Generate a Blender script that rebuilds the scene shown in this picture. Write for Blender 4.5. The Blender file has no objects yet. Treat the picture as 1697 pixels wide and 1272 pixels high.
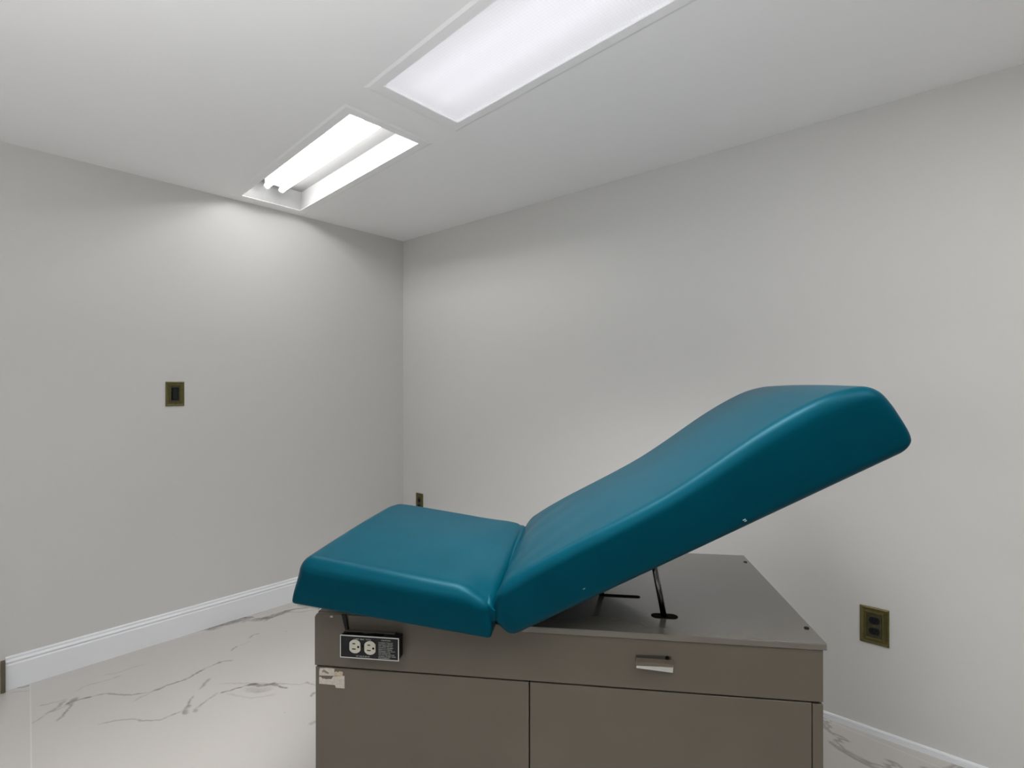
import bpy, math, random
import numpy as np
from mathutils import Vector, Matrix
random.seed(4)
S = bpy.context.scene
COL = S.collection

# ------------------------------------------------------------------ camera, world, exposure
CAM = Vector((3.289, -2.510, 1.349))
YAW = math.radians(41.26)
cam_d = bpy.data.cameras.new('camera')
cam = bpy.data.objects.new('camera', cam_d)
COL.objects.link(cam)
cam.location = CAM
cam.rotation_euler = (math.pi / 2, 0, YAW)
cam_d.sensor_width = 36.0
cam_d.lens = 896.0 / 1697.0 * 36.0
cam_d.shift_y = 5.0 / 1697.0
cam_d.clip_start = 0.05
S.camera = cam

S.view_settings.view_transform = 'Standard'
S.view_settings.look = 'None'
S.view_settings.gamma = 1.0
S.view_settings.exposure = 0.66
S.view_settings.use_curve_mapping = False

W = bpy.data.worlds.new('world')
S.world = W
W.use_nodes = True
W.node_tree.nodes['Background'].inputs[0].default_value = (0.9, 0.95, 1.0, 1)
W.node_tree.nodes['Background'].inputs[1].default_value = 1.0

# light strengths
E_TUBE = 15.0       # bare fluorescent tubes in the open fixture
E_LENS = 0.21       # own glow of the prismatic lens in view
E_LENS_TUBE = 0.58
E_PANEL = 9.0       # lensed fixture over the head end of the table
E_DOWN = 12.5       # downward beam of the prismatic lens (watts)
E_BACK_FILL = 0.6       # lensed fixtures added behind the camera, unseen, for fill
E_WINDOW_FILL = 6.0     # fill light from an added window behind the camera

WIN = (1.3, 3.9, 0.95, 2.15)    # window added for fill light in the unseen back wall: x0, x1, z0, z1
ROOM_X, ROOM_Y, CEIL = 6.6, -6.4, 2.44
ld = bpy.data.lights.new('window_fill_light', 'AREA')
ld.shape = 'RECTANGLE'
ld.size = WIN[1] - WIN[0]
ld.size_y = WIN[3] - WIN[2]
ld.energy = E_WINDOW_FILL
ld.color = (0.97, 0.985, 1.0)
lo = bpy.data.objects.new('window_fill_light', ld)
COL.objects.link(lo)
lo.location = ((WIN[0] + WIN[1]) / 2, ROOM_Y - 0.16, (WIN[2] + WIN[3]) / 2)
lo.rotation_euler = (math.radians(90), 0, 0)

# added unseen lamp aimed up, filling the ceiling from just behind the camera
fd = bpy.data.lights.new('ceiling_fill', 'AREA')
fd.shape = 'DISK'; fd.size = 0.3; fd.energy = 30.0
fo_ = bpy.data.objects.new('ceiling_fill', fd)
COL.objects.link(fo_)
fo_.location = (2.8, -3.1, 1.6)
fo_.rotation_euler = Vector((0.0, 0.0, 1.0)).to_track_quat('-Z', 'Y').to_euler()

# ------------------------------------------------------------------ materials
def srgb(r, g, b):
    def c(v):
        v /= 255.0
        return v / 12.92 if v <= 0.04045 else ((v + 0.055) / 1.055) ** 2.4
    return (c(r), c(g), c(b))

def mat(name, col, rough=0.5, metal=0.0, bump=0.0, bscale=200.0, var=0.0, vscale=4.0,
        spec=0.5, coat=0.0, coat_r=0.2, emit=None, estr=0.0, bdist=0.002, detail=3.0):
    m = bpy.data.materials.new(name)
    m.use_nodes = True
    nt = m.node_tree
    b = nt.nodes['Principled BSDF']
    b.inputs['Base Color'].default_value = (*col, 1)
    b.inputs['Roughness'].default_value = rough
    b.inputs['Metallic'].default_value = metal
    b.inputs['Specular IOR Level'].default_value = spec
    b.inputs['Coat Weight'].default_value = coat
    b.inputs['Coat Roughness'].default_value = coat_r
    if emit:
        b.inputs['Emission Color'].default_value = (*emit, 1)
        b.inputs['Emission Strength'].default_value = estr
    if bump or var:
        tc = nt.nodes.new('ShaderNodeTexCoord')
    if bump:
        n = nt.nodes.new('ShaderNodeTexNoise')
        n.inputs['Scale'].default_value = bscale
        n.inputs['Detail'].default_value = detail
        bp = nt.nodes.new('ShaderNodeBump')
        bp.inputs['Strength'].default_value = bump
        bp.inputs['Distance'].default_value = bdist
        nt.links.new(tc.outputs['Object'], n.inputs['Vector'])
        nt.links.new(n.outputs['Fac'], bp.inputs['Height'])
        nt.links.new(bp.outputs['Normal'], b.inputs['Normal'])
    if var:
        n2 = nt.nodes.new('ShaderNodeTexNoise')
        n2.inputs['Scale'].default_value = vscale
        n2.inputs['Detail'].default_value = 5
        mp = nt.nodes.new('ShaderNodeMapRange')
        mp.inputs['From Min'].default_value = 0.3
        mp.inputs['From Max'].default_value = 0.7
        mp.inputs['To Min'].default_value = 1 - var
        mp.inputs['To Max'].default_value = 1 + var
        hs = nt.nodes.new('ShaderNodeHueSaturation')
        hs.inputs['Color'].default_value = (*col, 1)
        nt.links.new(tc.outputs['Object'], n2.inputs['Vector'])
        nt.links.new(n2.outputs['Fac'], mp.inputs['Value'])
        nt.links.new(mp.outputs['Result'], hs.inputs['Value'])
        nt.links.new(hs.outputs['Color'], b.inputs['Base Color'])
    return m

M = {}
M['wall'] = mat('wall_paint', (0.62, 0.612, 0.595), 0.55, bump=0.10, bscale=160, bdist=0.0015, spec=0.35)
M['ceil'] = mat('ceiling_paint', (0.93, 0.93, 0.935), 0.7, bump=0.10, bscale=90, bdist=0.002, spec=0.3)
M['trim'] = mat('white_trim_paint', (0.80, 0.815, 0.84), 0.35)
M['wood'] = mat('bare_dark_wood', srgb(92, 84, 66), 0.7, var=0.15, vscale=20)
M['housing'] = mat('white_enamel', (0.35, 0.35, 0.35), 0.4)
M['socket'] = mat('lamp_socket_plastic', (0.72, 0.72, 0.70), 0.4)
M['tube'] = mat('fluorescent_tube', (0.9, 0.9, 0.9), 0.3, emit=(1.0, 0.99, 0.975), estr=E_TUBE)
M['lens_tube'] = mat('fluorescent_tube_behind_lens', (0.9, 0.9, 0.9), 0.3, emit=(1, 1, 1), estr=E_LENS_TUBE)
M['panel'] = mat('lit_lens', (0.9, 0.9, 0.9), 0.4, emit=(1.0, 0.99, 0.975), estr=E_PANEL)
M['panel_back'] = mat('fill_lens_back', (0.9, 0.9, 0.9), 0.4, emit=(1.0, 0.99, 0.975), estr=E_BACK_FILL)
M['vinyl'] = mat('teal_vinyl', (0.0001, 0.041, 0.063), 0.36, bump=0.14, bscale=430, bdist=0.0012, var=0.07, vscale=9,
                 spec=0.22)
M['vinyl'].node_tree.nodes['Principled BSDF'].inputs['IOR'].default_value = 1.36
M['vinyl'].node_tree.nodes['Principled BSDF'].inputs['Specular Tint'].default_value = (0.22, 0.72, 0.95, 1)
M['metal'] = mat('taupe_enamel', (0.106, 0.090, 0.068), 0.36, bump=0.03, bscale=30, var=0.06, vscale=5, spec=0.45)
M['lidmetal'] = mat('taupe_enamel_worn', (0.120, 0.107, 0.088), 0.24, var=0.05, vscale=7, spec=0.6, coat=0.8, coat_r=0.12)
M['dark'] = mat('dark_gap', (0.004, 0.0035, 0.003), 0.9, spec=0.1)
M['black'] = mat('black_plastic', (0.006, 0.0065, 0.008), 0.5, spec=0.3)
M['chrome'] = mat('dark_chrome', (0.16, 0.155, 0.15), 0.16, metal=1.0)
M['pull'] = mat('polished_pull', (0.46, 0.47, 0.45), 0.25, metal=0.85)
M['brass'] = mat('antique_brass', (0.125, 0.108, 0.038), 0.38, metal=0.55, var=0.15, vscale=60)
M['brass_dk'] = mat('antique_brass_dark', (0.072, 0.066, 0.036), 0.45, metal=0.5, var=0.2, vscale=60)
M['cream'] = mat('cream_plastic', (0.50, 0.48, 0.40), 0.4)
M['alu'] = mat('bare_aluminium_edge', (0.55, 0.55, 0.53), 0.35, metal=0.3)
M['ink'] = mat('white_ink', (0.42, 0.42, 0.40), 0.6)
M['paper'] = mat('old_paper_tape', (0.50, 0.46, 0.40), 0.8, var=0.12, vscale=120)
M['paper_tan'] = mat('yellowed_tape', (0.46, 0.39, 0.28), 0.8, var=0.15, vscale=150)
M['glue'] = mat('glue_stain', (0.20, 0.17, 0.13), 0.7, var=0.3, vscale=150)
M['recess_shade'] = mat('shaded_recess', (0.035, 0.030, 0.024), 0.7)
M['board'] = mat('pale_board_edge', (0.55, 0.54, 0.53), 0.5)
M['scuff'] = mat('white_scuff', (0.25, 0.33, 0.34), 0.6)
M['glass'] = mat('window_glass', (1, 1, 1), 0.0)
M['glass'].node_tree.nodes['Principled BSDF'].inputs['Transmission Weight'].default_value = 1.0

def lens_material():
    m = bpy.data.materials.new('prismatic_lens')
    m.use_nodes = True
    nt = m.node_tree
    nt.nodes.clear()
    out = nt.nodes.new('ShaderNodeOutputMaterial')
    tr = nt.nodes.new('ShaderNodeBsdfTranslucent'); tr.inputs[0].default_value = (0.86, 0.86, 0.89, 1)
    gl = nt.nodes.new('ShaderNodeBsdfDiffuse'); gl.inputs['Color'].default_value = (0.45, 0.45, 0.46, 1)
    em = nt.nodes.new('ShaderNodeEmission'); em.inputs[0].default_value = (0.99, 0.985, 1.0, 1)
    tc = nt.nodes.new('ShaderNodeTexCoord')
    wx = nt.nodes.new('ShaderNodeTexWave'); wx.wave_type = 'BANDS'; wx.bands_direction = 'X'
    wy = nt.nodes.new('ShaderNodeTexWave'); wy.wave_type = 'BANDS'; wy.bands_direction = 'Y'
    for w in (wx, wy):
        w.inputs['Scale'].default_value = 27.0
        nt.links.new(tc.outputs['Object'], w.inputs['Vector'])
    mu = nt.nodes.new('ShaderNodeMath'); mu.operation = 'MULTIPLY'
    nt.links.new(wx.outputs['Fac'], mu.inputs[0]); nt.links.new(wy.outputs['Fac'], mu.inputs[1])
    mr = nt.nodes.new('ShaderNodeMapRange')
    mr.inputs['To Min'].default_value = E_LENS * 0.90
    mr.inputs['To Max'].default_value = E_LENS * 1.14
    nt.links.new(mu.outputs[0], mr.inputs['Value'])
    nt.links.new(mr.outputs['Result'], em.inputs['Strength'])
    bp = nt.nodes.new('ShaderNodeBump'); bp.inputs['Strength'].default_value = 0.5; bp.inputs['Distance'].default_value = 0.002
    nt.links.new(mu.outputs[0], bp.inputs['Height'])
    nt.links.new(bp.outputs['Normal'], gl.inputs['Normal'])
    mx = nt.nodes.new('ShaderNodeMixShader'); mx.inputs[0].default_value = 0.22
    nt.links.new(tr.outputs[0], mx.inputs[1]); nt.links.new(gl.outputs[0], mx.inputs[2])
    ad = nt.nodes.new('ShaderNodeAddShader')
    nt.links.new(mx.outputs[0], ad.inputs[0]); nt.links.new(em.outputs[0], ad.inputs[1])
    nt.links.new(ad.outputs[0], out.inputs['Surface'])
    return m
M['lens'] = lens_material()

def floor_material():
    m = bpy.data.materials.new('marble_tile')
    m.use_nodes = True
    nt = m.node_tree
    b = nt.nodes['Principled BSDF']
    b.inputs['Roughness'].default_value = 0.22
    b.inputs['Specular IOR Level'].default_value = 0.5
    geo = nt.nodes.new('ShaderNodeNewGeometry')
    at = nt.nodes.new('ShaderNodeAttribute'); at.attribute_name = 'vein'
    at2 = nt.nodes.new('ShaderNodeAttribute'); at2.attribute_name = 'hand'
    # soft clouding of the tile
    cl = nt.nodes.new('ShaderNodeTexNoise'); cl.inputs['Scale'].default_value = 1.6; cl.inputs['Detail'].default_value = 6
    nt.links.new(geo.outputs['Position'], cl.inputs['Vector'])
    base = nt.nodes.new('ShaderNodeMix'); base.data_type = 'RGBA'
    base.inputs['A'].default_value = (0.50, 0.475, 0.445, 1)
    base.inputs['B'].default_value = (0.55, 0.53, 0.505, 1)
    nt.links.new(cl.outputs['Fac'], base.inputs['Factor'])
    # procedural veins away from the hand-traced ones
    nz = nt.nodes.new('ShaderNodeTexNoise'); nz.inputs['Scale'].default_value = 1.1
    nz.inputs['Detail'].default_value = 9; nz.inputs['Distortion'].default_value = 1.4
    nt.links.new(geo.outputs['Position'], nz.inputs['Vector'])
    sb = nt.nodes.new('ShaderNodeMath'); sb.operation = 'SUBTRACT'; sb.inputs[1].default_value = 0.5
    nt.links.new(nz.outputs['Fac'], sb.inputs[0])
    ab = nt.nodes.new('ShaderNodeMath'); ab.operation = 'ABSOLUTE'
    nt.links.new(sb.outputs[0], ab.inputs[0])
    mr = nt.nodes.new('ShaderNodeMapRange')
    mr.inputs['From Min'].default_value = 0.0; mr.inputs['From Max'].default_value = 0.006
    mr.inputs['To Min'].default_value = 0.55; mr.inputs['To Max'].default_value = 0.0
    nt.links.new(ab.outputs[0], mr.inputs['Value'])
    inv = nt.nodes.new('ShaderNodeMath'); inv.operation = 'SUBTRACT'; inv.inputs[0].default_value = 1.0
    nt.links.new(at2.outputs['Fac'], inv.inputs[1])
    pm = nt.nodes.new('ShaderNodeMath'); pm.operation = 'MULTIPLY'
    nt.links.new(mr.outputs['Result'], pm.inputs[0]); nt.links.new(inv.outputs[0], pm.inputs[1])
    tot = nt.nodes.new('ShaderNodeMath'); tot.operation = 'ADD'; tot.use_clamp = True
    nt.links.new(pm.outputs[0], tot.inputs[0]); nt.links.new(at.outputs['Fac'], tot.inputs[1])
    vc = nt.nodes.new('ShaderNodeMix'); vc.data_type = 'RGBA'
    vc.inputs['B'].default_value = (0.15, 0.135, 0.118, 1)
    nt.links.new(tot.outputs[0], vc.inputs['Factor'])
    nt.links.new(base.outputs['Result'], vc.inputs['A'])
    # grout
    br = nt.nodes.new('ShaderNodeTexBrick')
    mapn = nt.nodes.new('ShaderNodeMapping'); mapn.inputs['Location'].default_value = (-0.2068, 2.0889, 0)
    mapn.inputs['Rotation'].default_value = (0, 0, 0.11926)
    nt.links.new(geo.outputs['Position'], mapn.inputs['Vector'])
    nt.links.new(mapn.outputs['Vector'], br.inputs['Vector'])
    br.offset = 0.5
    br.inputs['Scale'].default_value = 1.0
    br.inputs['Brick Width'].default_value = 2.4
    br.offset = 0.0
    br.inputs['Row Height'].default_value = 2.4
    br.inputs['Mortar Size'].default_value = 0.003
    br.inputs['Mortar Smooth'].default_value = 0.3
    br.inputs['Color1'].default_value = (1, 1, 1, 1)
    br.inputs['Color2'].default_value = (1, 1, 1, 1)
    gm = nt.nodes.new('ShaderNodeMix'); gm.data_type = 'RGBA'
    gm.inputs['B'].default_value = (0.58, 0.57, 0.55, 1)
    nt.links.new(br.outputs['Fac'], gm.inputs['Factor'])
    nt.links.new(vc.outputs['Result'], gm.inputs['A'])
    nt.links.new(gm.outputs['Result'], b.inputs['Base Color'])
    return m
M['floor'] = floor_material()

# ------------------------------------------------------------------ helpers
def mesh_obj(name, verts, faces, material, parent=None, smooth=False, recalc=True, mw=None):
    me = bpy.data.meshes.new(name)
    me.from_pydata([tuple(map(float, v)) for v in verts], [], [tuple(f) for f in faces])
    me.update()
    if recalc:
        import bmesh
        bm = bmesh.new(); bm.from_mesh(me)
        bmesh.ops.recalc_face_normals(bm, faces=bm.faces)
        bm.to_mesh(me); bm.free()
    if smooth:
        for p in me.polygons: p.use_smooth = True
    me.materials.append(material)
    o = bpy.data.objects.new(name, me)
    COL.objects.link(o)
    if parent: o.parent = parent
    if mw is not None: o.matrix_basis = mw
    return o

class MB:
    def __init__(s): s.v = []; s.f = []
    def add(s, vs, fs):
        k = len(s.v); s.v += [tuple(v) for v in vs]; s.f += [tuple(i + k for i in f) for f in fs]; return s
    def box(s, x0, x1, y0, y1, z0, z1):
        return s.add([(x0,y0,z0),(x1,y0,z0),(x1,y1,z0),(x0,y1,z0),(x0,y0,z1),(x1,y0,z1),(x1,y1,z1),(x0,y1,z1)],
                     [(0,3,2,1),(4,5,6,7),(0,1,5,4),(1,2,6,5),(2,3,7,6),(3,0,4,7)])
    def extrude(s, poly, axis, a0, a1):
        """poly: 2D outline in the two axes other than `axis`, swept from a0 to a1 along it"""
        n = len(poly)
        def mk(p, a):
            q = list(p); q.insert(axis, a); return tuple(q)
        vs = [mk(p, a0) for p in poly] + [mk(p, a1) for p in poly]
        fs = [tuple(range(n)), tuple(range(2 * n - 1, n - 1, -1))]
        fs += [(i, (i + 1) % n, n + (i + 1) % n, n + i) for i in range(n)]
        return s.add(vs, fs)
    def tube(s, p0, p1, r, n=16, cap=True):
        p0, p1, r = Vector([float(c) for c in p0]), Vector([float(c) for c in p1]), float(r)
        d = (p1 - p0).normalized()
        a = d.orthogonal().normalized(); b = d.cross(a)
        ring = lambda c: [c + r * (math.cos(2*math.pi*i/n) * a + math.sin(2*math.pi*i/n) * b) for i in range(n)]
        fs = [(i, (i + 1) % n, n + (i + 1) % n, n + i) for i in range(n)]
        if cap: fs += [tuple(range(n)), tuple(range(2*n-1, n-1, -1))]
        return s.add(ring(p0) + ring(p1), fs)
    def build(s, name, m, parent=None, smooth=False, bevel=0.0, seg=2, mw=None):
        o = mesh_obj(name, s.v, s.f, m, parent, smooth, mw=mw)
        if bevel:
            md = o.modifiers.new('bevel', 'BEVEL'); md.width = bevel; md.segments = seg
            md.limit_method = 'ANGLE'; md.angle_limit = math.radians(40)
            for p in o.data.polygons: p.use_smooth = True
            md.harden_normals = True
        return o

def struct(o):
    o['kind'] = 'structure'; return o

def empty(name, loc, label, cat, group=None, rz=0.0):
    o = bpy.data.objects.new(name, None)
    COL.objects.link(o)
    o.location = loc; o.rotation_euler = (0, 0, rz)
    o.empty_display_size = 0.1
    o['label'] = label; o['category'] = cat
    if group: o['group'] = group
    return o

# ------------------------------------------------------------------ room shell
# ceiling with openings for the recessed fixtures (each opening runs a little out of square with the walls)
SHEAR = -0.082
def quad(x0, x1, y0, y1):
    return [(x0, y0), (x1, y0 + SHEAR * (x1 - x0)), (x1, y1 + SHEAR * (x1 - x0)), (x0, y1)]
FIX = [quad(0.108, 1.382, -1.212, -0.865), quad(1.652, 2.926, -1.345, -0.984), quad(3.20, 4.474, -1.47, -1.12)]
BACK = [[(x, -3.75), (x + 1.2, -3.75), (x + 1.2, -3.45), (x, -3.45)] for x in (0.9, 3.3)]
cb = MB()
def cell(x0, x1, y0, y1, q=None):
    o = [(x0, y0), (x1, y0), (x1, y1), (x0, y1)]
    if q is None:
        cb.add([(*p, CEIL) for p in o], [(0, 1, 2, 3)])
    else:
        cb.add([(*p, CEIL) for p in o] + [(*p, CEIL) for p in q],
               [(i, (i + 1) % 4, 4 + (i + 1) % 4, 4 + i) for i in range(4)])
cell(0, ROOM_X, -0.5, 0); cell(0, ROOM_X, -3.2, -1.9); cell(0, ROOM_X, ROOM_Y, -4.1)
for (x0, x1), q in zip(((0, 1.52), (1.52, 3.06), (3.06, 4.7)), FIX): cell(x0, x1, -1.9, -0.5, q)
cell(4.7, ROOM_X, -1.9, -0.5)
cell(0, 0.6, -4.1, -3.2); cell(0.6, 2.6, -4.1, -3.2, BACK[0]); cell(2.6, 5.0, -4.1, -3.2, BACK[1]); cell(5.0, ROOM_X, -4.1, -3.2)
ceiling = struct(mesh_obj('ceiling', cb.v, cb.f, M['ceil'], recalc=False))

T = 0.12
DOOR_Y0, DOOR_Y1, DOOR_H = -3.14, -2.29, 2.04
w = MB()
w.box(-T, 0, DOOR_Y1, T, 0, CEIL + 0.02); w.box(-T, 0, ROOM_Y - T, DOOR_Y0, 0, CEIL + 0.02); w.box(-T, 0, DOOR_Y0, DOOR_Y1, DOOR_H, CEIL + 0.02)
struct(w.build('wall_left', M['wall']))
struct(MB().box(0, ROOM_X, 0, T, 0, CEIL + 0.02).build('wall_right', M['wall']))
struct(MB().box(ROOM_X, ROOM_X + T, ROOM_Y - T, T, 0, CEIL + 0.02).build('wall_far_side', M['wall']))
w = MB()
w.box(0, WIN[0], ROOM_Y - T, ROOM_Y, 0, CEIL + 0.02); w.box(WIN[1], ROOM_X, ROOM_Y - T, ROOM_Y, 0, CEIL + 0.02)
w.box(WIN[0], WIN[1], ROOM_Y - T, ROOM_Y, 0, WIN[2]); w.box(WIN[0], WIN[1], ROOM_Y - T, ROOM_Y, WIN[3], CEIL + 0.02)
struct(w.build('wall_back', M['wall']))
wf = MB()
x0, x1, z0, z1 = WIN
for a in ((x0, x1, z0, z0 + .05), (x0, x1, z1 - .05, z1), (x0, x0 + .05, z0 + .05, z1 - .05), (x1 - .05, x1, z0 + .05, z1 - .05), ((x0 + x1) / 2 - .02, (x0 + x1) / 2 + .02, z0 + .05, z1 - .05)):
    wf.box(a[0], a[1], ROOM_Y - .09, ROOM_Y - .05, a[2], a[3])
win = struct(wf.build('added_window_1', M['trim']))  # added window, never in view, there for the fill light
# door in the left wall, just out of the picture, and its casing whose edge the picture shows
dr = struct(MB().box(-0.075, -0.035, DOOR_Y0 + .003, DOOR_Y1 - .003, 0.006, DOOR_H - .003).build('door_1', M['trim'], bevel=0.002))
k = MB().tube((-0.035, DOOR_Y0 + .07, 1.0), (0.015, DOOR_Y0 + .07, 1.0), 0.011).tube((0.015, DOOR_Y0 + .07, 1.0), (0.05, DOOR_Y0 + .07, 1.0), 0.026)
k.build('door_handle', M['pull'], dr)
w = MB()
w.box(0.0, 0.016, DOOR_Y1 - .005, -2.228, 0, DOOR_H + .085); w.box(0.0, 0.016, DOOR_Y0 - .085, DOOR_Y0 + .005, 0, DOOR_H + .085)
w.box(0.0, 0.016, DOOR_Y0 + .005, DOOR_Y1 - .005, DOOR_H - .005, DOOR_H + .085)
struct(w.build('trim_1', M['trim'], bevel=0.003))

def baseboard(name, h, t, length, place):
    s = h / 0.145
    prof = [(0, 0), (t, 0), (t, 0.108*s), (t*.80, 0.113*s), (t*.80, 0.116*s), (t, 0.121*s), (t, 0.124*s), (t*.72, 0.129*s),
            (t*.55, 0.133*s), (t*.62, 0.136*s), (t*.60, 0.141*s), (t*.35, 0.145*s), (0, 0.145*s)]
    vs, fs = [], []
    n = len(prof)
    for a in (0, length):
        vs += [place(a, p[0], p[1]) for p in prof]
    fs = [(i, (i+1) % n, n+(i+1) % n, n+i) for i in range(n)] + [tuple(range(n)), tuple(range(2*n-1, n-1, -1))]
    return struct(mesh_obj(name, vs, fs, M['trim']))
baseboard('baseboard_left', 0.145, 0.016, 2.188, lambda a, t, z: (t, -a, z))
baseboard('baseboard_right', 0.024, 0.012, ROOM_X - .016, lambda a, t, z: (a + .016, -t, z))
# bare dark wood left at the end of the baseboard by the door casing
w = MB()
w.extrude([(0.0165, 0), (0.034, 0), (0.034, 0.012), (0.028, 0.125), (0.024, 0.136), (0.0165, 0.140)], 1, -2.206, -2.190)
o = struct(w.build('trim_2', M['wood'], bevel=0.002))

# floor : one grid mesh, fine where the traced marble veins lie
FP = 896.0; Rv = np.array([math.cos(YAW), math.sin(YAW)]); Fv = np.array([-math.sin(YAW), math.cos(YAW)])
def fl(x, y):
    dep = CAM.z * FP / (y - 641.0)
    return np.array([CAM.x, CAM.y]) + dep * Fv + (x - 848.5) / FP * dep * Rv
def cp(pts): return [fl(px / 3.1426, 940 + py / 3.1426) for px, py in pts]
VEINS = [  # width mm, darkness, soft mm, points (crop coordinates)
 (30, .62, 12, [(1060,322),(1110,312),(1180,292),(1250,272),(1310,268)]),
 (5, .8, 4, [(1050,322),(1120,308),(1200,280),(1250,262),(1310,258),(1330,266)]),
 (18, .66, 8, [(1305,275),(1370,268),(1430,250),(1480,232),(1520,222)]),
 (5, .75, 3, [(1370,282),(1430,255),(1480,226),(1560,213),(1650,206)]),
 (4, .4, 4, [(1300,250),(1380,222),(1500,185)]),
 (3, .45, 3, [(1480,232),(1560,232),(1640,222)]),
 (3, .35, 3, [(165,812),(240,765),(300,738),(345,718)]),
 (5, .75, 3, [(345,716),(380,697),(420,686),(480,670)]),
 (3, .55, 3, [(480,670),(545,655),(600,661),(680,663),(760,652)]),
 (4, .62, 2.5, [(760,652),(830,632),(900,605),(980,575),(1040,540),(1100,512)]),
 (3, .55, 2.5, [(1100,510),(1160,489),(1215,483)]),
 (8, .55, 6, [(395,678),(378,700),(362,722)]),
 (4, .5, 3, [(378,700),(345,750),(300,800)]),
 (5, .4, 5, [(345,692),(300,725),(240,765)]),
 (3, .3, 4, [(200,722),(290,700),(350,685)]),
 (2, .25, 4, [(385,650),(430,622),(520,597),(640,560)]),
 (3, .5, 2.5, [(510,815),(600,797),(690,788),(740,799),(830,796),(880,772),(960,742)]),
 (9, .55, 5, [(960,765),(972,738),(988,712)]),
 (4, .5, 3, [(975,735),(990,700),(1002,668)]),
 (6, .45, 5, [(1010,752),(1025,735)]),
 (3, .35, 4, [(1020,738),(1050,708),(1080,690),(1130,650)]),
 (4, .75, 2.5, [(1145,654),(1210,637),(1270,618)]),
 (9, .72, 5, [(1270,618),(1310,607),(1360,615),(1420,605),(1450,618)]),
 (14, .28, 14, [(1280,632),(1350,640),(1420,626)]),
 (4, .7, 2.5, [(1440,614),(1470,624),(1502,628)]),
 (2, .3, 3, [(1130,605),(1280,602),(1400,602),(1560,608),(1600,598)]),
 (4, .6, 2.5, [(1590,605),(1598,597),(1612,606)]),
 (3, .35, 3, [(1612,606),(1660,615)]),
 (3, .55, 2.5, [(1295,370),(1315,354),(1355,342)]),
 (3, .5, 2.5, [(1200,433),(1218,420),(1240,410)]),
 (2, .2, 3, [(1240,410),(1300,385)]),
 (4, .4, 4, [(1040,635),(1065,612),(1090,575)]),
 (4, .55, 3, [(1618,672),(1632,655),(1650,648)]),
 (8, .4, 6, [(1610,818),(1650,797)]),
 (3, .6, 2.5, [(85,624),(120,621),(158,613)]),
 (2, .35, 3, [(55,652),(100,645),(150,645)]),
 (2, .2, 6, [(1180,655),(1300,680),(1440,660)]),
 (2, .22, 5, [(690,700),(800,640),(900,600)]),
 (2, .2, 5, [(540,560),(620,545),(760,500)]),
 (5, .85, 1.5, [(1487,332),(1492,332)]),
 (5, .7, 1.5, [(1481,753),(1486,753)]),
]
def axis(lo_, hi_, f0, f1, st):
    a = [lo_] if lo_ < f0 else []
    a += list(np.arange(f0, f1, st)) + [f1]
    if hi_ > f1: a.append(hi_)
    return np.array(a)
gx = axis(-T, ROOM_X + T, -0.0, 1.95, 0.0045)
gy = axis(ROOM_Y - T, T, -2.45, -0.62, 0.0045)
X, Y = np.meshgrid(gx, gy, indexing='ij')
rng = np.random.RandomState(3)
def snoise(X, Y, sc, ph):
    return (np.sin(X*sc+ph)*np.cos(Y*sc*1.3+ph*2.1) + .6*np.sin(X*sc*2.3-Y*sc*1.9+ph*3) + .4*np.cos(Y*sc*4.1+X*sc*3.3+ph))/2
Xw = X + 0.006 * snoise(X, Y, 31, 1.0) + 0.0035 * snoise(X, Y, 120, 4.0)
Yw = Y + 0.006 * snoise(X, Y, 29, 2.0) + 0.0035 * snoise(X, Y, 110, 5.0)
V = np.zeros_like(X)
for (wd, dk, sf, pts) in VEINS:
    P = cp(pts)
    hw = wd / 1200.0; sf = sf / 750.0; dk = min(.95, dk*1.3)
    cum = 0.0; tot = sum(np.linalg.norm(P[i+1]-P[i]) for i in range(len(P)-1))
    for i in range(len(P) - 1):
        a, b = P[i], P[i+1]; ab = b - a; L2 = float(ab @ ab)
        bb = 0.04
        m = (X > min(a[0], b[0]) - bb) & (X < max(a[0], b[0]) + bb) & (Y > min(a[1], b[1]) - bb) & (Y < max(a[1], b[1]) + bb)
        if not m.any(): continue
        xx, yy = Xw[m], Yw[m]
        t = np.clip(((xx-a[0])*ab[0] + (yy-a[1])*ab[1]) / L2, 0, 1)
        d = np.hypot(xx-a[0]-t*ab[0], yy-a[1]-t*ab[1])
        g = (cum + t*math.sqrt(L2)) / tot
        taper = np.clip(np.minimum(g, 1-g) * 6 + .35, 0, 1)
        br = 0.75 + 0.35 * snoise(xx, yy, 47, wd)
        val = dk * np.clip(1 - (d - hw*taper) / sf, 0, 1) ** 1.3 * np.clip(br, .35, 1) * taper
        V[m] = np.maximum(V[m], val)
        cum += math.sqrt(L2)
hand = ((X > 0.0) & (X < 1.94) & (Y > -2.44) & (Y < -0.63)).astype(float)
nx, ny = len(gx), len(gy)
verts = np.stack([X.ravel(), Y.ravel(), np.zeros(nx*ny)], 1)
idx = np.arange(nx*ny).reshape(nx, ny)
quads = np.stack([idx[:-1,:-1].ravel(), idx[1:,:-1].ravel(), idx[1:,1:].ravel(), idx[:-1,1:].ravel()], 1)
me = bpy.data.meshes.new('floor')
me.vertices.add(nx*ny); me.vertices.foreach_set('co', verts.ravel())
me.loops.add(quads.size); me.loops.foreach_set('vertex_index', quads.ravel())
me.polygons.add(len(quads)); me.polygons.foreach_set('loop_start', np.arange(0, quads.size, 4))
me.update(calc_edges=True); me.validate()
for nm, dat in (('vein', V), ('hand', hand)):
    at = me.attributes.new(nm, 'FLOAT', 'POINT'); at.data.foreach_set('value', dat.ravel().astype(np.float32))
me.materials.append(M['floor'])
fo = bpy.data.objects.new('floor', me); COL.objects.link(fo); struct(fo)

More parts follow.
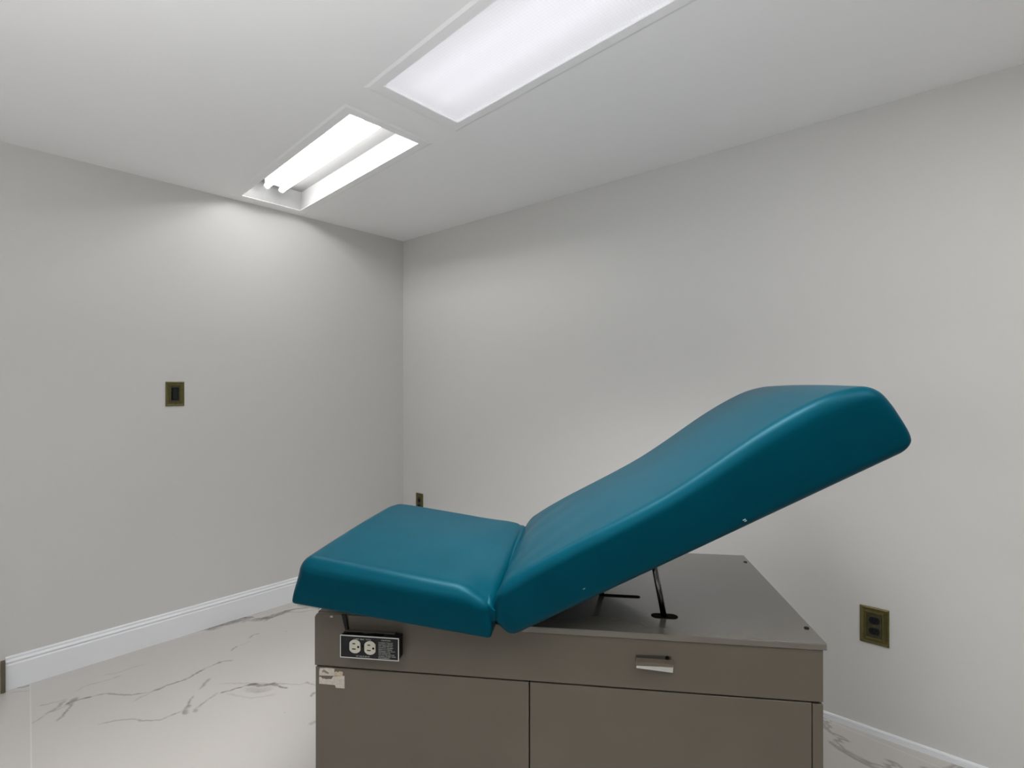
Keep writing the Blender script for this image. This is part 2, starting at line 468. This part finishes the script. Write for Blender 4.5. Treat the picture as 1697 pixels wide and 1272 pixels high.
# ------------------------------------------------------------------ ceiling fixtures
def inset(q, x0, x1, y0, y1):
    """quad grown/shrunk by metres on each side (x0 = left ...), keeping its slant"""
    a, b, c, d = q
    k = SHEAR if abs(a[1] - b[1]) > 1e-6 else 0
    return [(a[0]+x0, a[1]+y0 + k*x0), (b[0]-x1, b[1]+y0 - k*x1), (c[0]-x1, c[1]-y1 - k*x1), (d[0]+x0, d[1]-y1 + k*x0)]
def lerp_line(q, v, xa, xb, z):
    a, b, c, d = [Vector((*p, 0)) for p in q]
    l0 = a.lerp(d, v); l1 = b.lerp(c, v); dr_ = (l1 - l0); n = dr_.normalized()
    p0 = l0 + n * xa; p1 = l1 - n * xb
    return Vector((p0.x, p0.y, z)), Vector((p1.x, p1.y, z))
def fixture(q, label, kind):
    cx_ = sum(p[0] for p in q)/4; cy_ = sum(p[1] for p in q)/4
    e = empty('ceiling_light', (cx_, cy_, CEIL), label, 'ceiling light', 'recessed fluorescent ceiling lights')
    off = Matrix.Translation((-cx_, -cy_, -CEIL))
    def B(mb, name, m, **kw): return mb.build(name, m, e, mw=off, **kw)
    top = CEIL + 0.105
    # housing: sloped sides, open below
    h = MB(); qi = inset(q, 0.018, 0.018, 0.0, 0.0); qo = q
    v = [(*p, CEIL - .001) for p in qo] + [(*p, top) for p in qi]
    h.add(v, [(i, (i+1) % 4, 4+(i+1) % 4, 4+i) for i in range(4)] + [(4, 5, 6, 7)])
    ho = B(h, 'housing', M['housing'])
    md = ho.modifiers.new('sol', 'SOLIDIFY'); md.thickness = 0.002; md.offset = 1
    # painted flange round the opening, feathered into the ceiling
    fr = MB()
    r0 = [(*p, CEIL + .002) for p in q]; r1 = [(*p, CEIL - .0035) for p in q]
    r2 = [(*p, CEIL - .0035) for p in inset(q, -.050, -.038, -.036, -.036)]
    r3 = [(*p, CEIL - .0002) for p in inset(q, -.068, -.052, -.048, -.048)]
    fr.add(r0 + r1 + r2 + r3, [(4*j+i, 4*j+(i+1) % 4, 4*j+4+(i+1) % 4, 4*j+4+i) for j in range(3) for i in range(4)])
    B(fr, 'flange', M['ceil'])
    if kind == 'open':
        vs = (0.325, 0.575); xa, tz, mt = 0.085, CEIL + .062, M['tube']
    else:
        vs = (0.30, 0.62); xa, tz, mt = 0.05, CEIL + .066, M['lens_tube']
    if kind in ('open', 'lens'):
        bc = MB()                                       # ballast cover between the tubes
        p0, p1 = lerp_line(q, sum(vs)/2, xa + .0, 0.03, 0)
        hw, hn = .055, .030
        prof = [(-hw, top - .002), (hw, top - .002), (hn, top - .030), (-hn, top - .030)]
        bc.add([(p0.x, p0.y + a, z) for a, z in prof] + [(p1.x, p1.y + a, z) for a, z in prof],
               [(0,1,5,4),(1,2,6,5),(2,3,7,6),(3,0,4,7),(0,1,2,3),(4,5,6,7)])
        B(bc, 'ballast_cover', M['housing'])
        for v_ in vs:
            a, b = lerp_line(q, v_, xa, 0.02, tz)
            tb = MB(); tb.tube(a, b, 0.013, 20)
            n = (b - a).normalized()
            B(tb, 'fluorescent_tube', mt, smooth=False).data.polygons.foreach_set('use_smooth', [True]*20 + [False]*2)
            for end, sgn in ((a, -1), (b, 1)):
                so = MB()
                so.tube(end + n*sgn*.001, end + n*sgn*.014, 0.0165, 16)
                c = end + n*sgn*.0075
                so.box(c.x-.006, c.x+.006, c.y-.012, c.y+.012, c.z + .012, top - .003)
                B(so, 'lamp_socket', M['socket'])
    if kind != 'open':
        ln = MB(); z = CEIL + .004
        qq = inset(q, .004, .004, .004, .004)
        ln.add([(*p, z) for p in qq] + [(*p, z + .003) for p in qq],
               [(0,1,2,3), (4,5,6,7)] + [(i, (i+1) % 4, 4+(i+1) % 4, 4+i) for i in range(4)])
        B(ln, 'diffuser_lens', {'lens': M['lens'], 'lit': M['panel'], 'back': M['panel_back']}[kind])
        lp = MB()                                       # thin lip of the lens door, given the lens glow for leaking light
        a_ = inset(q, 0, 0, 0, 0); b_ = inset(q, .009, .009, .009, .009)
        lp.add([(*p, CEIL - .0045) for p in a_] + [(*p, CEIL - .004) for p in b_] + [(*p, CEIL + .003) for p in b_],
               [(4*j+i, 4*j+(i+1) % 4, 4*j+4+(i+1) % 4, 4*j+4+i) for j in range(2) for i in range(4)])
        B(lp, 'lens_frame', M['lens'])
    if kind == 'lens':                                  # the prisms throw most of the light steeply downwards
        al = bpy.data.lights.new('lens_beam', 'AREA'); al.shape = 'RECTANGLE'; al.size = 1.22; al.size_y = .31
        al.energy = E_DOWN; al.spread = math.radians(96); al.color = (1.0, .99, .975)
        ao = bpy.data.objects.new('lens_beam', al); COL.objects.link(ao); ao.parent = e
        ao.location = (0, 0, -.008); ao.rotation_euler = (0, 0, math.atan(SHEAR))
    return e
fixture(FIX[0], 'recessed ceiling light without a cover, its two bare glowing tubes showing, by the left wall', 'open')
fixture(FIX[1], 'recessed ceiling light with a white ribbed prismatic lens, above the table', 'lens')
fixture(FIX[2], 'recessed lensed ceiling light out of frame above the raised end of the table', 'lit')
fixture(BACK[0], 'added lensed ceiling light for fill, unseen behind the viewer, nearer the door', 'back')
fixture(BACK[1], 'added lensed ceiling light for fill, unseen behind the viewer, farther from the door', 'back')

# ------------------------------------------------------------------ wall plates
def plate(name, loc, rz, w_, h_, label, cat, kind, group=None):
    """local x across the plate, z up, -y out of the wall"""
    e = empty(name, loc, label, cat, group, rz)
    hw, hh = w_/2, h_/2
    rings = [(0, 0), (0, -.004), (.004, -.0065), (.012, -.0045), (.0155, -.0045), (.0175, -.0085), (.0215, -.0085), (.0245, -.0035)]
    vs = []
    for i_, y_ in rings:
        vs += [(-hw+i_, y_, -hh+i_), (hw-i_, y_, -hh+i_), (hw-i_, y_, hh-i_), (-hw+i_, y_, hh-i_)]
    fs = [(4*j+i, 4*j+(i+1) % 4, 4*j+4+(i+1) % 4, 4*j+4+i) for j in range(len(rings)-1) for i in range(4)]
    mesh_obj('frame', vs, fs, M['brass'], e)
    iw, ih = hw-.0240, hh-.0240
    MB().box(-iw, iw, -.004, -.0015, -ih, ih).build('center_panel', M['brass_dk'], e)
    if kind == 'outlet':
        for zc in (.0205, -.0205):
            r = 0.0172; pts = []
            for k_ in range(28):
                a = 2*math.pi*k_/28
                pts.append((1.02*r*math.cos(a), zc + max(-.0125, min(.0125, r*math.sin(a)))))
            oo = MB().extrude(pts, 1, -.0065, -.002).build('receptacle', M['black'], e)
            sl = MB()
            for sx, hh_ in ((-.0062, .0042), (.0062, .0034)):
                sl.box(sx-.0011, sx+.0011, -.0068, -.0062, zc+.002-hh_, zc+.002+hh_)
            sl.tube((0, -.0062, zc-.0078), (0, -.0068, zc-.0078), .0022, 12)
            sl.build('slot', M['dark'], oo)
        MB().tube((0, -.003, 0), (0, -.0058, 0), .0028, 14).build('screw', M['brass'], e)
    else:
        oo = MB().box(-.0165, .0165, -.0060, -.002, -.033, .033).build('switch_frame', M['dark'], e, bevel=.001)
        rk = MB().extrude([(-.0065, -.0295), (-.0118, -.0295), (-.0075, .0), (-.0090, .0295), (-.0065, .0295)], 0, -.0125, .0125)
        rk.build('rocker', M['black'], e, bevel=.0008)
        for zc in (hh-.0105, -hh+.0105):
            MB().tube((0, -.004, zc), (0, -.0072, zc), .0032, 14).build('screw', M['brass_dk'], e)
    return e
plate('light_switch', (0, -1.5175, 1.3125), math.pi/2, .089, .132,
      'antique brass light switch plate with a black rocker on the left wall', 'light switch', 'switch')
plate('wall_outlet', (2.962, 0, .4215), 0, .096, .142,
      'antique brass duplex outlet with black sockets on the right wall, beside the table', 'wall outlet', 'outlet', 'brass wall outlets')
plate('wall_outlet', (.1955, 0, .507), 0, .078, .142,
      'antique brass outlet near the room corner, half hidden behind the seat cushion', 'wall outlet', 'outlet', 'brass wall outlets')

# ------------------------------------------------------------------ examination table
# local frame: x along the front (left to right), y = away from the viewer, z up
L0 = np.array([CAM.x, CAM.y]) + (-.568)*Rv + 1.555*Fv
dd = np.array([.9905, -.1346]); dd /= np.linalg.norm(dd)
DW = dd[0]*Rv + dd[1]*Fv
ANG = math.atan2(DW[1], DW[0])
LEN, DEP, HT = 1.374, 0.72, 0.70
table = empty('examination_table', (L0[0], L0[1], 0),
              'teal vinyl examination table with raised backrest on a taupe metal cabinet', 'examination table', None, ANG)

SEAM = 0.548
c = MB()
c.box(0.006, LEN-.006, 0.020, DEP, 0.07, HT-.0135)         # carcass
c.build('cabinet_body', M['metal'], table)
MB().box(0.03, LEN-.03, 0.05, DEP-.02, 0.0, 0.07).build('plinth', M['black'], table)
MB().box(0.004, LEN-.008, 0.0135, 0.0195, 0.09, HT-.02).build('gap_backing', M['dark'], table)
# drawer front across the whole width
df = MB().extrude([(0, SEAM+.0015), (LEN-.004, SEAM+.0015), (LEN-.004, HT-.0175), (.599, HT-.0175), (.599, HT-.0008), (.014, HT-.0008), (.005, HT-.003), (0, HT-.012)], 1, 0.0, 0.0132).build('drawer_front', M['metal'], table, bevel=.002)
# lower fronts
d1 = MB().box(0.003, 0.6195, 0.0, 0.013, 0.09, SEAM-.0025).build('cabinet_door', M['metal'], table, bevel=.0015)
d2 = MB().box(0.6225, 1.3425, 0.0, 0.013, 0.09, SEAM-.0025).build('cabinet_door', M['metal'], table, bevel=.0015)
MB().box(1.3445, LEN-.004, 0.0, 0.013, 0.09, SEAM-.0045).build('corner_post', M['metal'], table, bevel=.0015)
# top: plain on the left under the seat, lipped lid on the right
lid = MB()
lid.box(0.60, LEN+.003, -.004, DEP+.003, HT-.002, HT)
lid.box(0.60, LEN+.003, -.004, -.0015, HT-.0165, HT-.002)
lid.box(LEN+.0005, LEN+.003, -.0015, DEP+.003, HT-.0165, HT-.002)
lo_ = lid.build('top_panel', M['lidmetal'], table, bevel=.0007)
tl = MB().box(0.004, 0.5995, 0.0136, DEP, HT-.0172, HT-.0005).build('seat_deck', M['metal'], table, bevel=.0015)
MB().box(-.007, 0.0, .02, .05, HT-.045, HT-.02).build('side_tab', M['alu'], table)

def capsule(cx_, cy_, hl, r, z, n=12):
    pts = []
    for k_ in range(n+1):
        a = -math.pi/2 + math.pi*k_/n; pts.append((cx_+hl-r+r*math.cos(a), cy_+r*math.sin(a)))
    for k_ in range(n+1):
        a = math.pi/2 + math.pi*k_/n; pts.append((cx_-hl+r+r*math.cos(a), cy_+r*math.sin(a)))
    return pts
MB().extrude(capsule(.994, .112, .037, .0175, 0), 2, HT-.0005, HT+.0008).build('strut_slot', M['dark'], lo_)
MB().extrude(capsule(.882, .245, .058, .0105, 0), 2, HT-.0005, HT+.0008).build('strut_slot', M['dark'], lo_)
for hx, hy in ((1.362, .085), (1.360, .640)):
    MB().tube((hx, hy, HT-.001), (hx, hy, HT+.0022), .0062, 16).build('screw', M['black'], lo_)

# cushions ------------------------------------------------------------
D0, D1 = -0.09, 0.66
def edge_coords(Ln, r, n_mid, k=5):
    a = [r*(1-math.cos(math.pi/2*i/k)) if False else r*i/k for i in range(k+1)]
    mid = list(np.linspace(r, Ln-r, n_mid+1))[1:-1]
    return a + mid + [Ln-x for x in reversed(a)]
def cushion(name, La, Lw, Lp, rt, rb, mapf, nm=(40, 26, 6)):
    ax = edge_coords(La, rt, nm[0]); wx = edge_coords(Lw, rt, nm[1]); px = edge_coords(Lp, rb, nm[2])
    px = [rb*i/4 for i in range(5)] + list(np.linspace(rb, Lp-rt, nm[2]+1))[1:-1] + [Lp-rt*(6-i)/6 for i in range(7)]
    key = {}; vs = []; fs = []
    def vid(a, w_, p):
        k_ = (round(a, 6), round(w_, 6), round(p, 6))
        if k_ not in key:
            t = min(1, max(0, (p - rb) / (Lp - rt - rb))); t = t*t*(3-2*t)
            r = rb + (rt-rb)*t if p > rb else rb
            q = []
            dims = (La, Lw, Lp)
            cc = (min(max(a, r), La-r), min(max(w_, r), Lw-r), min(max(p, rb if p < Lp/2 else 0), Lp-rt if p > Lp/2 else Lp))
            vv = np.array([a-cc[0], w_-cc[1], (p-cc[2]) * ((r/rt) if p > Lp/2 else (r/rb))])
            n_ = np.linalg.norm(vv)
            # cube-to-sphere style rounding inside the corner cell
            if n_ > 1e-9:
                m_ = max(abs(vv)); 
                vv = vv / n_ * m_
            pz = vv[2] / ((r/rt) if p > Lp/2 else (r/rb))
            pt = (cc[0]+vv[0], cc[1]+vv[1], cc[2]+pz)
            key[k_] = len(vs); vs.append(mapf(*pt))
        return key[k_]
    def grid(A, Bc, f):
        for i in range(len(A)-1):
            for j in range(len(Bc)-1):
                fs.append((f(A[i], Bc[j]), f(A[i+1], Bc[j]), f(A[i+1], Bc[j+1]), f(A[i], Bc[j+1])))
    grid(ax, wx, lambda a, b: vid(a, b, 0)); grid(ax, wx, lambda a, b: vid(a, b, Lp))
    grid(ax, px, lambda a, b: vid(a, 0, b)); grid(ax, px, lambda a, b: vid(a, Lw, b))
    grid(wx, px, lambda a, b: vid(0, a, b)); grid(wx, px, lambda a, b: vid(La, a, b))
    o = mesh_obj(name, vs, fs, M['vinyl'], table, smooth=True)
    sd = o.modifiers.new('sub', 'SUBSURF'); sd.levels = 1; sd.render_levels = 1
    return o
def sstep(x, a, b):
    t = min(1, max(0, (x-a)/(b-a))); return t*t*(3-2*t)
def gauss(x, s): return math.exp(-x*x/(2*s*s))

# seat section
sO = np.array([.530, .697]); su = np.array([-.9938, .1108]); sp = np.array([.1108, .9938])
SL, SH = .556, .122
def seat_map(a, w_, p):
    t = p / SH
    T_ = SH * (0.965 + 0.10 * (a/SL))
    T_ *= 1 - .10*gauss(a-.0, .045)
    z = t * T_
    wn = w_ / (D1-D0)
    z += t * (.006*math.sin(math.pi*min(1, max(0, wn))) * sstep(a, 0, .1) + .010*wn*sstep(.12-a, 0, .12))
    a2 = a - .003*t*sstep(a, SL-.06, SL)                    # left end leans in
    cr = sstep(a, SL-.10, SL)*sstep(w_, (D1-D0)-.10, D1-D0)
    a2 -= .018*cr; w_ -= .018*cr
    # puckers by the hinge near the front
    k = gauss(w_-.035, .035)*gauss(a-.03, .03)*t
    z -= .012*k
    z += t*.0022*math.sin((a*22+w_*9)*1.0)*gauss(a-.05, .10)
    q = sO + su*a2 + sp*z
    return (q[0], D0 + w_ - .0035*math.sin(math.pi*t)*(1-2*wn), q[1])
seat = cushion('seat_cushion', SL, D1-D0, SH, .040, .010, seat_map)

# backrest section
bO = np.array([.582, .703]); th = math.radians(27.7)
bu = np.array([math.cos(th), math.sin(th)]); bp_ = np.array([-math.sin(th), math.cos(th)])
BL, BH = 1.086, .15
TA = [0, .03, .075, .15, .24, .36, .45, .53, .62, .70, .77, .84, .90, .95, 1.0, 1.05, 1.09]
TV = [.128, .133, .137, .141, .144, .146, .148, .152, .163, .175, .186, .194, .198, .199, .195, .183, .170]
def back_map(a, w_, p):
    t = p / BH
    T_ = float(np.interp(a, TA, TV))
    T_ = (T_ + float(np.interp(a-.03, TA, TV)) + float(np.interp(a+.03, TA, TV))) / 3
    wn = w_ / (D1-D0)
    z = t * T_ + t * .006*math.sin(math.pi*min(1, max(0, wn)))*sstep(a, 0, .1)
    a2 = a
    if a < .12:                                            # hinge end bulges towards the seat above its base
        a2 += float(np.interp(z, [0, .054, .085, .11, .135, .16], [0, -.022, -.010, .010, .036, .05]))*sstep(.14-a, 0, .14)
    # head end: bottom corner pulled in, middle bulging
    e = sstep(a, BL-.12, BL)
    a2 += e*(-.030*(1-math.sqrt(max(0, 1-(max(0, .042-z)/.042)**2))) - .012*sstep(z, .10, .19) + .003)
    # long puckers fanning out of the hinge corner
    z += t*.0020*math.sin(w_*48 - a*30)*gauss(a-.03, .075)*gauss(w_-.10, .12)
    z += t*.0010*math.sin(w_*34 - a*22 + 1)*gauss(a-.08, .11)
    # wrapped lower edges are cut back at an angle
    cb_ = .003*max(0, (.024-z)/.024)
    w_ += cb_*sstep(.10-w_, 0, .10) - cb_*sstep(w_, (D1-D0)-.10, D1-D0)
    # slight sags along the middle
    z -= t*.0025*gauss(a-.45, .12)*math.sin(math.pi*wn)
    q = bO + bu*a2 + bp_*z
    return (q[0], D0 + w_ - .0035*math.sin(math.pi*t)*(1-2*wn), q[1])
back = cushion('backrest_cushion', BL, D1-D0, BH, .032, .020, back_map, nm=(70, 26, 7))

# vinyl hinge between the two sections (solid valley with a puckered near end)
vs, fs = [], []
NW = 60
prof = [(.515, .742), (.5365, .7355), (.551, .748), (.575, .778), (.5745, .806), (.562, .812), (.551, .797), (.5455, .786), (.538, .792), (.524, .800), (.506, .790)]
for j in range(NW+1):
    wn = j / NW; y = D0 + .006 + (D1-D0-.012)*wn
    pk = gauss(wn-.05, .035); near = gauss(wn, .10)
    for i, (s_, z_) in enumerate(prof):
        up = i >= 4
        s2, z2 = s_, z_
        if up:
            z2 += .020*wn - .010 - .010*near
            s2 += -.006*near
            if i in (8, 9): z2 += .020*pk; s2 += .006*math.sin(wn*70)*pk - .006*pk
        vs.append((s2, y, z2))
n = len(prof)
for j in range(NW):
    for i in range(n):
        fs.append((j*n+i, j*n+(i+1) % n, (j+1)*n+(i+1) % n, (j+1)*n+i))
fs += [tuple(range(n)), tuple(NW*n+i for i in range(n-1, -1, -1))]
g = mesh_obj('hinge_fold', vs, fs, M['vinyl'], table, smooth=True)
sd = g.modifiers.new('sub', 'SUBSURF'); sd.levels = 2; sd.render_levels = 2

# boards and welts under the sections
def bar(o2, u2, p2, a0, a1, h0, h1, y0, y1):
    pts = [o2+u2*a0+p2*h0, o2+u2*a1+p2*h0, o2+u2*a1+p2*h1, o2+u2*a0+p2*h1]
    return MB().extrude([(p[0], p[1]) for p in pts], 1, y0, y1) if False else MB().add(
        [(p[0], y0, p[1]) for p in pts] + [(p[0], y1, p[1]) for p in pts],
        [(0,1,2,3), (7,6,5,4)] + [(i, (i+1) % 4, 4+(i+1) % 4, 4+i) for i in range(4)])
bar(sO, su, sp, .48, .542, -.0065, .004, D0+.012, D1-.02).build('seat_board', M['board'], seat)
bar(bO, bu, bp_, .06, .97, -.0010, .008, D0+.05, D1-.05).build('back_board', M['vinyl'], back)
# scuffs on the lower edge of the backrest, staples under the seat
def spot(parent, a, h, o2, u2, p2, la, lh, name, m):
    q = o2+u2*a+p2*h
    b = bar(q, u2, p2, 0, la, 0, lh, D0-.0048, D0+.002)
    return b.build(name, m, parent)
spot(back, .655, .018, bO, bu, bp_, .006, .0010, 'scuff_mark', M['scuff'])
spot(back, .653, .022, bO, bu, bp_, .007, .0010, 'scuff_mark', M['scuff'])
spot(back, .227, .036, bO, bu, bp_, .006, .0009, 'scuff_mark', M['scuff'])
MB().box(.048, .056, -.0015, .002, .690, .6945).build('staple', M['alu'], table)

# struts raising the backrest (tube runs into its slot)
def under(s_): return bO[1] + (s_-bO[0])*math.tan(th)
for (s0, y0), (s1, y1) in (((.994, .110), (.955, .110)), ((.826, .245), (.79, .245))):
    z1 = under(s1) + .002
    MB().tube((s0, y0, HT-.010), (s1, y1, z1), .0082, 20).build('support_strut', M['chrome'], table, smooth=False)
for o in COL.objects:
    if o.name.startswith('support_strut'):
        for p in o.data.polygons: p.use_smooth = len(p.vertices) == 4
# seat prop and lever at the left, dark
MB().add([(.084, -.005, .702), (.097, -.005, .702), (.105, -.008, .657), (.097, -.008, .657), (.084, -.0005, .702), (.097, -.0005, .702), (.105, -.0005, .657), (.097, -.0005, .657)],
         [(0,1,2,3), (7,6,5,4), (0,4,5,1), (1,5,6,2), (2,6,7,3), (3,7,4,0)]).build('power_cord', M['black'], table)

# drawer pull: sloping cap, and a turned lip tapered to imitate the floor's reflection
def Pf(x, y, o=0.0):
    t = (x-848.5)/896.; Bx, By = -.568 - (-dd[1])*o*1.0, 1.555 - dd[0]*o
    s_ = (By*t-Bx)/(dd[0]-dd[1]*t); dep = By+dd[1]*s_
    return s_, 1.349-(y-641)/896.*dep
def poly_front(pts, y0, y1):
    """pixel-measured outline laid on the cabinet front, given real thickness y0..y1"""
    q = [Pf(px, py, -y0) for px, py in pts]
    return MB().extrude([(a, b) for a, b in q], 1, y0, y1) if False else MB().add(
        [(a, y0, b) for a, b in q] + [(a, y1, b) for a, b in q],
        [tuple(range(len(q))), tuple(range(2*len(q)-1, len(q)-1, -1))] + [(i, (i+1) % len(q), len(q)+(i+1) % len(q), len(q)+i) for i in range(len(q))])
a0, zt = Pf(1054.5, 1096, .022); a1, _ = Pf(1117, 1100, .022)
cap = MB()
cap.add([(a0, 0, zt+.0005), (a1, 0, zt+.0005), (a1, -.022, zt-.001), (a0, -.022, zt-.001), (a0, 0, zt-.006), (a1, 0, zt-.006), (a1, -.022, zt-.0105), (a0, -.022, zt-.0105)],
        [(0,1,2,3), (4,5,6,7), (0,1,5,4), (1,2,6,5), (2,3,7,6), (3,0,4,7)])
pull = cap.build('drawer_pull', M['metal'], df, bevel=.0006)
MB().add([(x_0, y_0, z_0) for y_0 in (-.0008, .0005) for x_0, z_0 in ((a0+.001, zt-.002), (a1-.004, zt-.002), (a1-.004, zt+.0095), (a0+.001, zt+.0075))], [(0,1,2,3), (7,6,5,4), (0,4,5,1), (1,5,6,2), (2,6,7,3), (3,7,4,0)]).build('grip_shade', M['recess_shade'], df)  # thin dark plate painting the shade above the drawer pull
MB().tube((a1-.014, -.0016, zt+.0045), (a1-.014, .0, zt+.0045), .0055, 16).build('keyhole', M['dark'], df)
lip = MB()
zl = zt - .0100
lip.add([(a0, -.0225, zl), (a1-.002, -.0225, zl+.002), (a1-.002, -.0160, zl-.0155), (a0, -.0205, zl-.0070),
         (a0, -.0205, zl), (a1-.002, -.0205, zl+.002), (a1-.002, -.0140, zl-.0155), (a0, -.0185, zl-.0070)],
        [(0,1,2,3), (7,6,5,4), (0,4,5,1), (1,5,6,2), (2,6,7,3), (3,7,4,0)])
pl_ = lip.build('pull_lip', M['pull'], df)
pl_['label'] = 'metal lip of the drawer pull, tapered to imitate a reflection'

# paper remnants on the left door
def sticker(pts, m, name, y0=-.0006):
    return poly_front(pts, y0, .0003).build(name, m, d1)
Z7 = lambda l: [(510+a/8.478, 1000+b/8.478) for a, b in l]
s1 = sticker(Z7([(168,905),(260,900),(375,913),(372,960),(375,1012),(162,1006),(160,960)]), M['paper'], 'paper_label')
s1['label'] = 'torn scrap of pale paper tape'
s2 = sticker(Z7([(372,965),(395,950),(420,962),(445,948),(492,958),(490,1014),(375,1012)]), M['paper_tan'], 'paper_label')
s3 = sticker(Z7([(160,1022),(190,1030),(205,1052),(230,1048),(250,1060),(300,1055),(330,1060),(358,1020),(515,1013),(517,1190),(395,1180),(384,1142),(160,1122)]), M['paper'], 'paper_label')
sticker(Z7([(200,945),(225,925),(300,970),(290,985),(255,978),(225,955),(205,965)]), M['glue'], 'glue_stain', -.0009)

# power outlet box on the front
BXO = .034
q = [Pf(x, y, BXO) for x, y in ((563.5, 1050.6), (660.8, 1057.3), (661.5, 1095.1), (564.2, 1088.4))]
bx0 = (q[0][0]+q[3][0])/2; bx1 = (q[1][0]+q[2][0])/2
bz1 = (q[0][1]+q[1][1])/2; bz0 = (q[2][1]+q[3][1])/2
def pboxx(u): return bx0 + (bx1-bx0)*u
def pboxz(v): return bz0 + (bz1-bz0)*v
pb = MB().box(bx0+.001, bx1-.001, -BXO+.001, 0, bz0+.001, bz1-.001).build('power_box', M['black'], table, bevel=.0015)
pb['label'] = 'black power outlet box with silver edge and two cream sockets'
fw = .0024
fb = MB()
for a in ((bx0, bx1, bz0, bz0+fw), (bx0, bx1, bz1-fw, bz1), (bx0, bx0+fw, bz0+fw, bz1-fw), (bx1-fw, bx1, bz0+fw, bz1-fw)):
    fb.box(a[0], a[1], -BXO-.0012, -BXO+.001, a[2], a[3])
fb.build('face_border', M['alu'], pb)
lipb = MB().box(bx0+.004, bx1-.02, -.012, 0.0, bz1-.001, bz1+.0015); lipb.build('mounting_flange', M['metal'], pb)
def zoomuv(zx, zy):                       # face coordinates measured from the close-up
    # corners TL(50,220) TR(1425,315) BL(60,755) BR(1435,850)
    u = (zx-55)/1375.0; ytop = 220+95*u; v = 1-(zy-ytop)/535.0
    return pboxx(u), pboxz(v)
for cxz in ((410, 497), (762, 533)):
    cx_, cz_ = zoomuv(*cxz)
    rr = .0172*1.0; hw_ = (bx1-bx0)*130/1375; hh_ = (bz1-bz0)*160/535
    pts = []
    for k_ in range(32):
        a = 2*math.pi*k_/32
        pts.append((cx_ + max(-hw_, min(hw_, hh_*1.0*math.cos(a))), cz_ + hh_*math.sin(a)))
    MB().extrude(pts, 1, -BXO-.0030, -BXO+.001).build('receptacle', M['cream'], pb, bevel=.0008)
    sl = MB(); y0_ = -BXO-.0034; y1_ = -BXO-.0028
    sl.box(cx_-hw_*.42, cx_+hw_*.08, y0_, y1_, cz_+hh_*.36, cz_+hh_*.50)
    sl.box(cx_-hw_*.50, cx_+hw_*.16, y0_, y1_, cz_-hh_*.42, cz_-hh_*.28)
    sl.tube((cx_+hw_*.62, y0_, cz_-hh_*.02), (cx_+hw_*.62, y1_, cz_-hh_*.02), hw_*.19, 14)
    sl.build('socket_slot', M['dark'], pb)
xs_, zs_ = zoomuv(588, 505)
MB().tube((xs_, -BXO-.0015, zs_), (xs_, -BXO, zs_), .0022, 12).build('screw', M['dark'], pb)
def text(body, x, z, size, parent, width=None):
    cu = bpy.data.curves.new('lettering', 'FONT'); cu.body = body; cu.size = size; cu.offset = .00003
    cu.space_line = .86; cu.resolution_u = 2
    to = bpy.data.objects.new('lettering_src', cu); COL.objects.link(to)
    bpy.context.view_layer.update()
    me_ = bpy.data.meshes.new_from_object(to.evaluated_get(bpy.context.evaluated_depsgraph_get()))
    bpy.data.objects.remove(to); bpy.data.curves.remove(cu)
    xs = [v.co.x for v in me_.vertices]
    sc = (width / (max(xs)-min(xs))) if width else 1.0
    for v in me_.vertices:
        v.co = (v.co.x*sc, 0, v.co.y)
    me_.materials.clear(); me_.materials.append(M['ink'])
    o = bpy.data.objects.new('lettering', me_); COL.objects.link(o)
    o.parent = parent; o.location = (x, -BXO-.0014, z)
    return o
MB().box(bx0+fw, bx1-fw, -BXO-.0008, -BXO+.0012, bz0+fw, bz1-fw).build('face_plate', M['black'], pb)
x_, z_ = zoomuv(375, 335); text('2 AMPS  MAX.  TOTAL', x_, z_, .0052, pb, (bx1-bx0)*415/1375)
x_, z_ = zoomuv(425, 735); text('120 VOLTS 60 HZ', x_, z_, .0048, pb, (bx1-bx0)*320/1375)
x_, z_ = zoomuv(1020, 372); text('CAUTION', x_, z_, .0050, pb, (bx1-bx0)*215/1375)
lines = ['CONNECTION OF', 'ELECTRICAL DEVICES', 'NOT APPROVED FOR', 'HOSPITAL USE MAY', 'RESULT IN CURRENT', 'LEAKAGE. USE ONLY', 'GROUNDED PLUGS', 'TO AVOID SHOCK', 'CHECK CORD AND', 'EQUIPMENT.']
wds = [330, 335, 325, 345, 320, 385, 275, 375, 400, 270]
for i, (ln_, wd) in enumerate(zip(lines, wds)):
    x_, z_ = zoomuv(958, 420 + 39.5*i + 0.0); text(ln_, x_, z_, .0040, pb, (bx1-bx0)*wd/1375)
# irregular dark residue on top of the box
MB().add([(pboxx(.02), -.030, bz1-.0005), (pboxx(.70), -.032, bz1-.0005), (pboxx(.72), -.016, bz1-.0005), (pboxx(.55), -.012, bz1-.0005), (pboxx(.40), -.022, bz1-.0005), (pboxx(.30), -.013, bz1-.0005), (pboxx(.08), -.018, bz1-.0005)],
         [tuple(range(7))]).build('tape_residue', M['dark'], pb)
